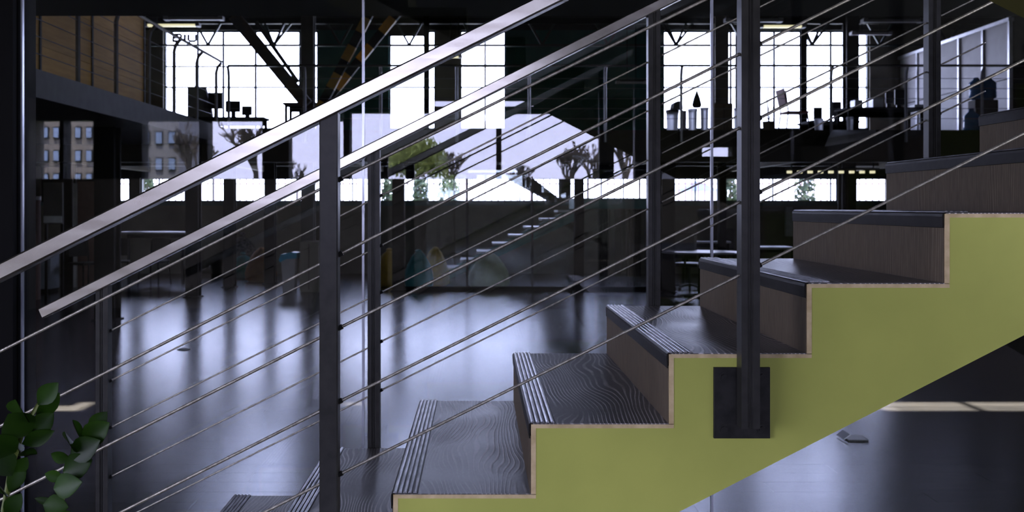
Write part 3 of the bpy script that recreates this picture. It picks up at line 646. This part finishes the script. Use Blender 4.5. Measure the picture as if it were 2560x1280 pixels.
# ------------------------------------------------------------------ the room behind the photographer (mirrored in the glass)
YG = 3.9; YB = -8.0; YV = 2*YG-YB               # virtual depth of the back wall in the pane
def XB(px): return (px-VX)*YV/F
def ZB(py): return H-(py-VY)*YV/F
bw = group_root('wall_back', (0, YB, 0))
def bb(x0, x1, z0, z1, m=M['dark'], nm='wall_panel'): return B(x0, x1, YB-.3, YB, z0, z1).build(nm, m, bw)
bb(-7.3, 8.3, 0, ZB(447), M['wall'])
bb(-7.3, XB(852), ZB(300), 3.3); bb(XB(852), XB(1085), ZB(280), 3.3); bb(XB(1085), XB(1480), ZB(281), ZB(266)); bb(XB(1480), XB(1655), ZB(280), 3.3); bb(XB(1655), 8.3, ZB(366), 3.3)
bb(XB(1085), XB(1480), ZB(246), 3.31)
for a, b_ in ((-50, 56), (148, 158), (232, 355), (497, 519), (655, 722), (858, 874), (1515, 1535), (1592, 1655), (1832, 2600)):
    x0 = max(XB(a), -7.3); bb(x0, min(XB(b_), 8.3), ZB(447), 3.2, M['dark'], 'pier')
bb(XB(1241), XB(1254), ZB(447), 3.2, M['wallgrey'], 'pier')
B(-7, 8, YB-.16, YB-.15, ZB(447), 3.3).build('pane', M['pane'], bw)
for nm, x0, x1, fx in (('wall_left_near', -7.3, -7.0, -6.98), ('wall_right_near', 8.0, 8.3, 7.98)):
    r = group_root(nm, ((x0+x1)/2, 0, 0))
    B(x0, x1, -8.3, -5.6, 0, 3.3).build('wall_panel', M['wall'], r); B(x0, x1, .8, 8.92, 0, 3.3).build('wall_panel', M['wall'], r)
    B(x0, x1, -5.6, .8, 0, .45).build('wall_panel', M['wall'], r); B(x0, x1, -5.6, .8, 3.05, 3.3).build('wall_panel', M['wall'], r)
    for yy in (-5.6, -4.0, -2.4, -.8, .75): B(x0+.1, x1-.1, yy, yy+.05, .45, 3.05).build('mullion', M['black'], r)  # unseen openings and bars added to frame the side fill lights
# upper stair flight behind the photographer
uf = thing('upper_stair_flight', 'olive soffit of the flight sloping down to the right, at the top right corner', 'staircase', (2, 1.35, 0))
def zl(x): return H-.507*(x-1.79)
xt = 1.79-(3.29-H)/.507; xb = 1.79+H/.507; st = []
k = 0
while True:
    xa = xt+.45+.3447*k; za = 3.29-.1748*k
    if za < .2: break
    st += [(xa, za), (xa, za-.1748)]; k += 1
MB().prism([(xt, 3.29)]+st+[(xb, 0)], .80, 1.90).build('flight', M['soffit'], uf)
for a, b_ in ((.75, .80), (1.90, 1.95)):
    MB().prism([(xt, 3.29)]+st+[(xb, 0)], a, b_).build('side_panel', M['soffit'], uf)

# outside behind
S(B(-80, 80, -120, -8.3, -.3, -.02), 'ground_lawn', M['grass'])
def XO(px, Y): return (px-VX)*(2*YG-Y)/F
def ZO(py, Y): return H-(py-VY)*(2*YG-Y)/F
def block(label, px0, px1, Y, zt_, m, cols, rows, grp):
    x0, x1 = XO(px0, Y), XO(px1, Y); t = thing('apartment_block', label, 'building', ((x0+x1)/2, Y, 0), grp)
    B(x0, x1, Y-8, Y, 0, zt_).build('wall', m, t); B(x0-.3, x1+.3, Y-8.3, Y+.3, zt_, zt_+.4).build('roof', M['dark'], t)
    dx = (x1-x0)/cols; dz = zt_/rows
    for i in range(cols):
        for j in range(rows):
            f_ = B(x0+dx*(i+.22), x0+dx*(i+.78), Y, Y+.12, dz*(j+.28), dz*(j+.8)).build('window', M['dark'], t)
            B(x0+dx*(i+.27), x0+dx*(i+.73), Y+.12, Y+.15, dz*(j+.33), dz*(j+.75)).build('pane', M['apwin'], f_)
block('brown apartment block with bluish windows mirrored at the far left', 20, 238, -44, 12, M['block'], 8, 10, 'apartment blocks behind')
block('plain grey apartment block mirrored left of the middle', 350, 447, -60, 16, M['block2'], 3, 9, 'apartment blocks behind')
def bare_tree(label, px, Y, h, spread, seed):
    rnd = random.Random(seed); c = Vector((XO(px, Y), Y, 0)); t = thing('bare_tree', label, 'tree', c, 'bare trees mirrored in the glass'); o = MB()
    def grow(p, d, l, r, lv):
        r = max(r, .019)
        q = p+d*l; o.tube([p, p.lerp(q, .5)+Vector((rnd.uniform(-.04, .04)*l, 0, 0)), q], [r, r*.85, r*.7], 4 if lv > 1 else 6, caps=False)
        if lv >= 5: return
        for k in range(rnd.choice((2, 3, 3)) if lv else 6):
            e = (d+Vector((rnd.uniform(-1, 1), rnd.uniform(-1, 1), rnd.uniform(-.2, .8)))*spread).normalized(); grow(p.lerp(q, rnd.uniform(.6, 1)), e, l*rnd.uniform(.6, .8), r*.6, lv+1)
    tk = MB(); tk.tube([c, c+Vector((0, 0, h*.35))], [h*.022, h*.016], 8); tk.build('trunk', M['bark'], t)
    grow(c+Vector((0, 0, h*.33)), Vector((0, 0, 1)), h*.2, h*.022, 0); o.build('branches', M['bark'], t)
bare_tree('bare tree mirrored just above the middle of the lower windows', 1130, -34, 4.8, .6, 3)
bare_tree('small bare tree mirrored right of the thin grey post', 1300, -34, 3.9, .7, 4)
bare_tree('wide bare tree mirrored left of the black upright', 1425, -34, 4.8, .7, 5)
bare_tree('dense bare tree mirrored close against the black upright', 1480, -36, 5.1, .6, 6)
bare_tree('tall bare tree mirrored between the two black uprights', 1562, -30, 5.6, .5, 8)
bare_tree('bare tree mirrored over the left part of the handrail', 640, -28, 5.6, .6, 9)
bare_tree('thin young tree mirrored beside the grey block', 478, -26, 4.9, .45, 11)
bare_tree('far bare tree mirrored low beside the left post', 745, -48, 5.0, .8, 12)
wt = thing('green_willow', 'fresh green tree mirrored between the two handrails', 'tree', (XO(1040, -30), -30, 0))
MB().tube([(XO(1040, -30), -30, 0), (XO(1045, -30), -30, 3)], [.12, .06], 8).build('trunk', M['bark'], wt); o = MB()
for k in range(2600):
    a = random.uniform(0, 6.28); u = random.random()**.5; px = 1042+78*u*math.cos(a); pz = 405-68*u*abs(math.sin(a))+random.uniform(-6, 40)
    p = Vector((XO(px, -30), -30+random.uniform(-1.0, 1.0), ZO(pz, -30))); d = Vector((random.uniform(-.4, .4), random.uniform(-.4, .4), -1)).normalized()*.10; e = d.orthogonal().normalized()*.04
    o.add([p-d, p+e, p+d, p-e], [(0, 1, 2, 3)])
o.build('leaves', M['willow'], wt, kind='stuff')
gh = thing('garden_house', 'grey gabled house mirrored right of the far rail post', 'house', (XO(1730, -30), -32, 0))
B(XO(1650, -30), XO(1835, -30), -36, -30, 0, ZO(418, -30)).build('wall', M['block2'], gh)
MB().prism([(XO(1640, -30), ZO(418, -30)), (XO(1850, -30), ZO(418, -30)), (XO(1745, -30), ZO(392, -30))], -36.2, -29.8).build('roof', M['wallgrey'], gh)

# ------------------------------------------------------------------ glass screen right behind the stair
gs = thing('glass_partition', 'frameless glass wall standing just behind the staircase', 'glass wall', (0, YG, 0))
seams = [X(54, YG), X(908, YG), X(1780, YG), X(2652, YG), X(3524, YG), X(4400, YG)]
for a, b_ in zip(seams[:-1], seams[1:]):
    B(a+.004, b_-.004, YG, YG+.010, .0, 3.3).build('pane', M['glass'], gs)
for a in seams[:-1]: B(a-.0045, a+.0045, YG-.003, YG+.013, 0, 3.3).build('seam', M['seam'], gs)
co = MB().box(-2.05, X(50, YG), YG-.06, YG+.14, 0, 3.3).box(X(50, YG)-.012, X(50, YG)+.004, YG-.02, YG+.03, 0, 3.3)
S(co, 'black_pillar', M['black'])
S(B(-7, -2.05, YG-.04, YG+.1, 0, 3.3), 'wall_beside_stair', M['dark'])

# ------------------------------------------------------------------ the staircase
YN, YFc = 2.5, 3.7; RUN, RISE = .3447, .1755; XN0 = -.214; ZT0 = .8775
sta = thing('staircase', 'staircase with olive green side, pale plywood edges and dark wood-look steps', 'staircase', (XN0-4*RUN, 3.1, 0))
I0, I1 = -4, 15
def xn(i): return XN0+RUN*i
def zt_(i): return ZT0+RISE*i
saw = []
for i in range(I0, I1+1):
    saw += [(xn(i)+.012, zt_(i-1)-.011), (xn(i)+.012, zt_(i)-.011)]
xe = xn(I1)+.36
saw.append((xe, zt_(I1)-.011))
def zlow(x): return Z(838, YN)+(x-X(2560, YN))*.512
saw += [(xe, zlow(xe)), (X(1697, YN)-(Z(1280, YN))/.512, 0), (xn(I0)+.012, 0)]
saw = [(x, max(z, 0)) for x, z in saw]
bodyp = saw
# fix first points at the floor
bodyp[0] = (xn(I0)+.012, 0.0)
bodyp = bodyp[:-1]
sta_side = MB().prism(bodyp, YN, YN+.05).build('side_panel', M['green'], sta)
MB().prism(bodyp, YFc-.05, YFc).build('side_panel', M['green'], sta)
inner = [(x, z-.002 if z > .01 else z) for x, z in bodyp]
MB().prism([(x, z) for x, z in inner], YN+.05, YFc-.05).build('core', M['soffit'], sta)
for i in range(I0, I1+1):
    x0, x1 = xn(i), xn(i+1)+.012; z = zt_(i)
    last = (i == I1)
    MB().box(x0, x1, YN-.001, YFc+.001, z-.011, z-.0015).build('tread_board', M['ply'], sta)
    B(x0+.004, x1-.012, YN+.001, YFc-.001, z-.0015, z+.0008).build('tread', M['tread'], sta)
    B(x0, x0+.012, YN-.001, YFc+.001, zt_(i-1) if i > I0 else 0, z-.011).build('riser_board', M['ply'], sta)
    B(x0-.0022, x0, YN+.002, YFc-.002, zt_(i-1)+.0008 if i > I0 else 0, z-.03).build('riser', M['riser'], sta)
    # nosing: black rubber L profile with rounded lip, five worn ridges
    pr = [(x0-.0022, z-.037), (x0-.0050, z-.036), (x0-.0062, z-.008), (x0-.0050, z-.001), (x0-.0015, z+.0022), (x0+.060, z+.0022), (x0+.062, z+.0008), (x0-.0022, z+.0008)]
    nz = MB().prism(pr, YN+.0005, YFc-.0005).build('nosing', M['rubber'], sta)
    for k in range(5):
        cx = x0+.004+k*.0125
        rp = [(cx+.0048*math.cos(t), z+.0020+.0042*math.sin(t)) for t in [math.pi*q/6 for q in range(7)]]
        MB().prism(rp, YN+.001, YFc-.001).build('ridge', M['ridge'], nz)

# ------------------------------------------------------------------ railings of the staircase
def rope(pts, r, n=15, pitch=.045, step=.0030, lobes=5, depth=.38):
    pts = [Vector(p) for p in pts]; o = MB(); rings = []; L = 0
    dense = []
    for a, b_ in zip(pts[:-1], pts[1:]):
        m = max(1, int((b_-a).length/step)); dense += [a.lerp(b_, k/m) for k in range(m)]
    dense.append(pts[-1]); up = Vector((0, 1, 0)); vs = []; prev = dense[0]
    for i, p in enumerate(dense):
        L += (p-prev).length; prev = p
        d = (dense[min(i+1, len(dense)-1)]-dense[max(i-1, 0)]).normalized(); a = d.cross(up).normalized(); b_ = a.cross(d).normalized()
        ph = 2*math.pi*L/pitch
        for k in range(n):
            t = 2*math.pi*k/n; rr = r*(1-depth*.5*(1-math.cos(lobes*t+ph*lobes)))
            vs.append(p+a*math.cos(t)*rr+b_*math.sin(t)*rr)
    m = len(dense); fs = [(i*n+k, i*n+(k+1) % n, (i+1)*n+(k+1) % n, (i+1)*n+k) for i in range(m-1) for k in range(n)]
    fs += [tuple(range(n-1, -1, -1)), tuple((m-1)*n+k for k in range(n))]
    return o.add(vs, fs)

def post(root, xc, yf, z0, z1f, grooved, wd=.045, dp=.045):
    """square tube post; top cut along the handrail slope"""
    h = wd/2
    if grooved:
        g = .0045
        prof = [(-h, 0), (-g*1.6, 0), (-g*1.2, .003), (-g*.3, .003), (0, .0005), (g*.3, .003), (g*1.2, .003), (g*1.6, 0), (h, 0), (h, dp), (-h, dp)]
    else:
        c_ = .003; prof = [(-h, c_), (-h+c_, 0), (h-c_, 0), (h, c_), (h, dp), (-h, dp)]
    n = len(prof); o = MB()
    lo = [(xc+a, yf+b_, z0) for a, b_ in prof]; hi = [(xc+a, yf+b_, z1f(xc+a)) for a, b_ in prof]
    o.add(lo+hi, [tuple(range(n-1, -1, -1)), tuple(range(n, 2*n))]+[(i, (i+1) % n, (i+1) % n+n, i+n) for i in range(n)])
    return o.build('post', M['post'], root)

def hexbolt(parent, x, y, z, r=.0085):
    o = MB(); n = 6
    a = [(x+r*math.cos(t), y, z+r*math.sin(t)) for t in [math.pi/6+math.pi*k/3 for k in range(6)]]
    b_ = [(p[0], y-.007, p[2]) for p in a]
    o.add(a+b_, [tuple(range(6)), tuple(range(11, 5, -1))]+[(i, i+6, (i+1) % 6+6, (i+1) % 6) for i in range(6)])
    nn = 14; a = [(x+r*1.5*math.cos(t), y, z+r*1.5*math.sin(t)) for t in [2*math.pi*k/nn for k in range(nn)]]; b_ = [(p[0], y-.0015, p[2]) for p in a]
    o.add(a+b_, [tuple(range(nn)), tuple(range(2*nn-1, nn-1, -1))]+[(i, i+nn, (i+1) % nn+nn, (i+1) % nn) for i in range(nn)])
    return o.build('bolt', M['plate'], parent)

def stair_rail(label, yf, top, slope, hgt, xs, grooves, cab, x_end, plate_side, cy_r, far):
    root = thing('stair_railing', label, 'railing', (xs[0], yf, 0), 'railings of the staircase')
    def ztop(x): return top(x)
    hv = hgt
    x0, x1 = x_end
    # handrail: rectangular tube following the pitch, with softened edges
    rw = .05; yA = yf-.008; yB = yA+rw; c_ = .004
    sec = [(yA+c_, 0), (yA, -c_), (yA, -hv+c_), (yA+c_, -hv), (yB-c_, -hv), (yB, -hv+c_), (yB, -c_), (yB-c_, 0)]
    n = len(sec); vs = []
    for x in (x0, x1):
        for yy, dz in sec: vs.append((x+(dz*-.45 if x == x0 else 0), yy, ztop(x)+dz+(.22*dz*-1*0)))
    o = MB().add(vs, [tuple(range(n-1, -1, -1)), tuple(range(n, 2*n))]+[(i, (i+1) % n, (i+1) % n+n, i+n) for i in range(n)])
    hr = o.build('handrail', M['steel'], root)
    for k, xc in enumerate(xs):
        i_step = (xc-XN0)/RUN
        zc = ZT0+RISE*math.floor(i_step+1e-6)
        zbot = zc-.175
        if zbot < 0: zbot = 0
        post(root, xc, yf, zbot, lambda x: ztop(x)-hv, grooves[k])
        py_ = (YN-.010, YN-.001) if not far else (YFc+.001, YFc+.010)
        pl = B(xc-.078, xc+.062, py_[0], py_[1], zbot-.035 if zbot > 0 else 0, zbot+.142).build('base_plate', M['plate'], root, bevel=.001)
        if not far:
            B(xc-.020, xc+.020, yf+.044, YN-.009, zbot+.0, zbot+.14).build('spacer', M['plate'], root)
            for dx in (-.054, .041):
                for dz in (-.012, .118): hexbolt(pl, xc+dx, YN-.010, zbot+dz)
        else:
            B(xc-.020, xc+.020, YFc+.009, yf+.001, zbot+.0, zbot+.14).build('spacer', M['plate'], root)
    for c in cab:
        rope([(x, yf+.022, z) for x, z in c], cy_r, step=.0028 if not far else .005, n=15 if not far else 10).build('cable', M['cable'], root, smooth=True)
        for xc in xs:                                   # small tensioner nuts where a cable passes the post
            for s_ in (-1, 1):
                xx = xc+s_*.0235; pts = c
                for (xa, za), (xb, zb_) in zip(pts[:-1], pts[1:]):
                    if xa <= xx <= xb:
                        zz = za+(zb_-za)*(xx-xa)/(xb-xa); d = Vector((xb-xa, 0, zb_-za)).normalized()
                        p = Vector((xx, yf+.022, zz)); MB().tube([p-d*.003, p+d*.006*s_+d*.003], .0062, 8).build('ferrule', M['plate'], root)
    return root
yn = 2.44
xp = [X(821, yn)-3*RUN, X(821, yn), X(1877, yn), X(1877, yn)+3*RUN+.0]
slopeN = .495; yr = yn-.008
def topN(x): return Z(656, yr)-(0) + (x-X(0, yr))*.495
A0 = [(463, -57), (650, 121), (834, 306), (1018, 491), (1200, 674)]
yc = yn+.022
cabN = []
for a, b_ in A0:
    xa, za, xb, zb_ = X(820, yc), Z(a, yc), X(1877, yc), Z(b_, yc)
    xl, xr = xp[0], xp[3]
    cabN.append([(xl, za-(xa-xl)*.507), (xa, za), (xb, zb_), (xr, zb_+(xr-xb)*.499)])
stair_rail('near stair railing with steel handrail and thick wire ropes, attached to the green side', yn, topN, .495, .0375*2.43/2.5, xp, [False, False, True, True], cabN, (X(-420, yr), X(3050, yr)), -1, .0042, False)
yfar = 3.72
xpf = [X(254, yfar), X(934, yfar), X(1636, yfar), X(2337, yfar)]
yrf = yfar-.008; 
def topF(x): return Z(395, yrf)+(x-X(850, yrf))*.4985
B0 = [(498, 147), (623, 269), (740, 392), (863, 514), (985, 635)]
ycf = yfar+.022; cabF = []
for a, b_ in B0:
    xa, za, xb, zb_ = X(934, ycf), Z(a, ycf), X(1636, ycf), Z(b_, ycf); xl, xr = xpf[0], xpf[3]+.2
    cabF.append([(xl, za-(xa-xl)*.5), (xa, za), (xb, zb_), (xr, zb_+(xr-xb)*.492)])
stair_rail('far stair railing behind the steps, its handrail ending free at the lower left', yfar, topF, .4985, .037, xpf, [True]*4, cabF, (X(95, yrf), X(2900, yrf)), 1, .0036, True)

# ------------------------------------------------------------------ small floor things
fb = thing('floor_socket', 'open floor socket box with a shiny lid below the green stair side', 'floor socket', (X(2130, 6.9), 6.9, 0))
B(X(2108, 6.9), X(2158, 6.9), 6.8, 6.95, 0, .012).build('box', M['mono'], fb, bevel=.003)
MB().bar((X(2098, 6.9), 6.88, .012), (X(2114, 6.9), 6.88, .045), .006, .14).build('lid', M['alu'], fb)
fs_ = thing('floor_outlet', 'small shiny round outlet set in the floor left of the near post', 'floor outlet', (X(459, 11.2), 11.2, 0))
MB().lathe([(.06, 0), (.055, .012), (.03, .018)], (X(459, 11.2), 11.2, 0), 14).build('cap', M['alu'], fs_); MB().lathe([(.075, 0), (.075, .004), (.05, .004)], (X(459, 11.2), 11.2, 0), 16).build('ring', M['mono'], fs_)

# ------------------------------------------------------------------ potted plant at the lower left
pl = thing('zz_plant', 'glossy dark green ZZ plant in the lower left corner before the railing', 'plant', (-1.02, 2.05, 0))
pc = (-1.02, 2.05, 0)
MB().lathe([(.13, 0), (.17, .03), (.20, .40), (.215, .42), (.215, .45), (.195, .45), (.19, .40)], pc, 28).build('pot', M['clay'], pl, smooth=False)
MB().lathe([(.185, .38), (.185, .40), (.02, .405)], pc, 24).build('soil', M['soil'], pl)
def leaf(base, tip, wdt, twist, curl=.12):
    base, tip = Vector(base), Vector(tip); d = tip-base; L_ = d.length; d.normalize()
    nrm = Vector((math.sin(twist)*.9, -math.cos(twist), .25)); nrm = (nrm-d*nrm.dot(d)).normalized(); s = d.cross(nrm).normalized()
    prof = [(.0, .04), (.12, .38), (.28, .78), (.45, 1), (.62, .96), (.78, .72), (.9, .4), (1, .02)]
    vs = []
    for t, wv in prof:
        c = base+d*L_*t-nrm*curl*L_*(t*t)*.6; hw = wdt*.62*wv
        vs += [c-s*hw+nrm*hw*.35, c, c+s*hw+nrm*hw*.35]
    n = len(prof); fs = []
    for i in range(n-1):
        for k in range(2): a = i*3+k; fs.append((a, a+1, a+4, a+3))
    th = nrm*-.0012; m = len(vs); vs2 = [v+th for v in vs]
    fs += [tuple(m+q for q in reversed(f)) for f in list(fs)]
    return MB().add(vs+vs2, fs)
def frond(path, leaves, Y0):
    pts = [P(px, py, Y) for px, py, Y in path]
    MB().tube(pts, [.009]+[.006]*(len(pts)-2)+[.003], 7).build('stem', M['stem'], pl, smooth=True)
    for bx, by, tx, ty, wd, tw, Y in leaves:
        leaf(P(bx, by, Y), P(tx, ty, Y-.02+.03*math.sin(tw*3)), wd*Y/F, tw).build('leaf', M['leaf'], pl, smooth=True)
g0 = pc[0]
frond([(X0, Y0_, 2.05) for X0, Y0_ in [(VX+(-1.03)*F/2.05, VY+(H-.4)*F/2.05)]]+[(-30, 1560, 2.05), (5, 1300, 2.03), (30, 1160, 2.02), (55, 1080, 2.01), (95, 1010, 2.0)], [
    (95, 1012, 143, 958, 40, .2, 1.98), (92, 1040, 148, 985, 36, .9, 2.03), (70, 1050, 34, 1004, 62, -.4, 2.0), (75, 1085, 20, 1038, 74, -.1, 1.99), (70, 1090, 133, 1034, 44, .5, 2.0),
    (55, 1110, 132, 1080, 34, 1.0, 2.0), (60, 1120, 12, 1075, 60, -.6, 2.02), (45, 1136, 90, 1130, 26, 1.1, 2.0), (40, 1130, -22, 1094, 64, -.2, 1.98), (36, 1180, 68, 1145, 30, .8, 2.0), (30, 1190, -16, 1118, 58, .1, 1.99),
    (22, 1230, 60, 1160, 34, .4, 2.0), (20, 1240, -30, 1190, 54, -.5, 2.0), (14, 1290, 52, 1235, 36, .3, 2.0), (12, 1300, -30, 1260, 50, -.3, 2.0)], 2.0)
frond([(VX+(-1.0)*F/2.05, VY+(H-.4)*F/2.05, 2.05), (90, 1560, 2.05), (140, 1330, 2.03), (155, 1240, 2.02), (170, 1170, 2.01), (195, 1110, 2.0), (225, 1075, 2.0)], [
    (222, 1082, 266, 1030, 34, .3, 2.02), (205, 1110, 270, 1058, 50, .1, 2.0), (205, 1098, 188, 1050, 20, 1.3, 2.0), (202, 1125, 156, 1084, 46, -.7, 2.01), (176, 1145, 246, 1102, 52, 0, 1.99),
    (178, 1150, 126, 1136, 26, -1.2, 2.0), (158, 1180, 227, 1150, 52, .1, 1.99), (160, 1195, 111, 1185, 24, -1.2, 2.0), (134, 1222, 200, 1206, 50, -.1, 1.98), (152, 1262, 84, 1246, 16, -1.3, 2.0), (108, 1262, 168, 1268, 46, .1, 1.98), (140, 1310, 190, 1290, 40, .2, 2.0)], 2.0)
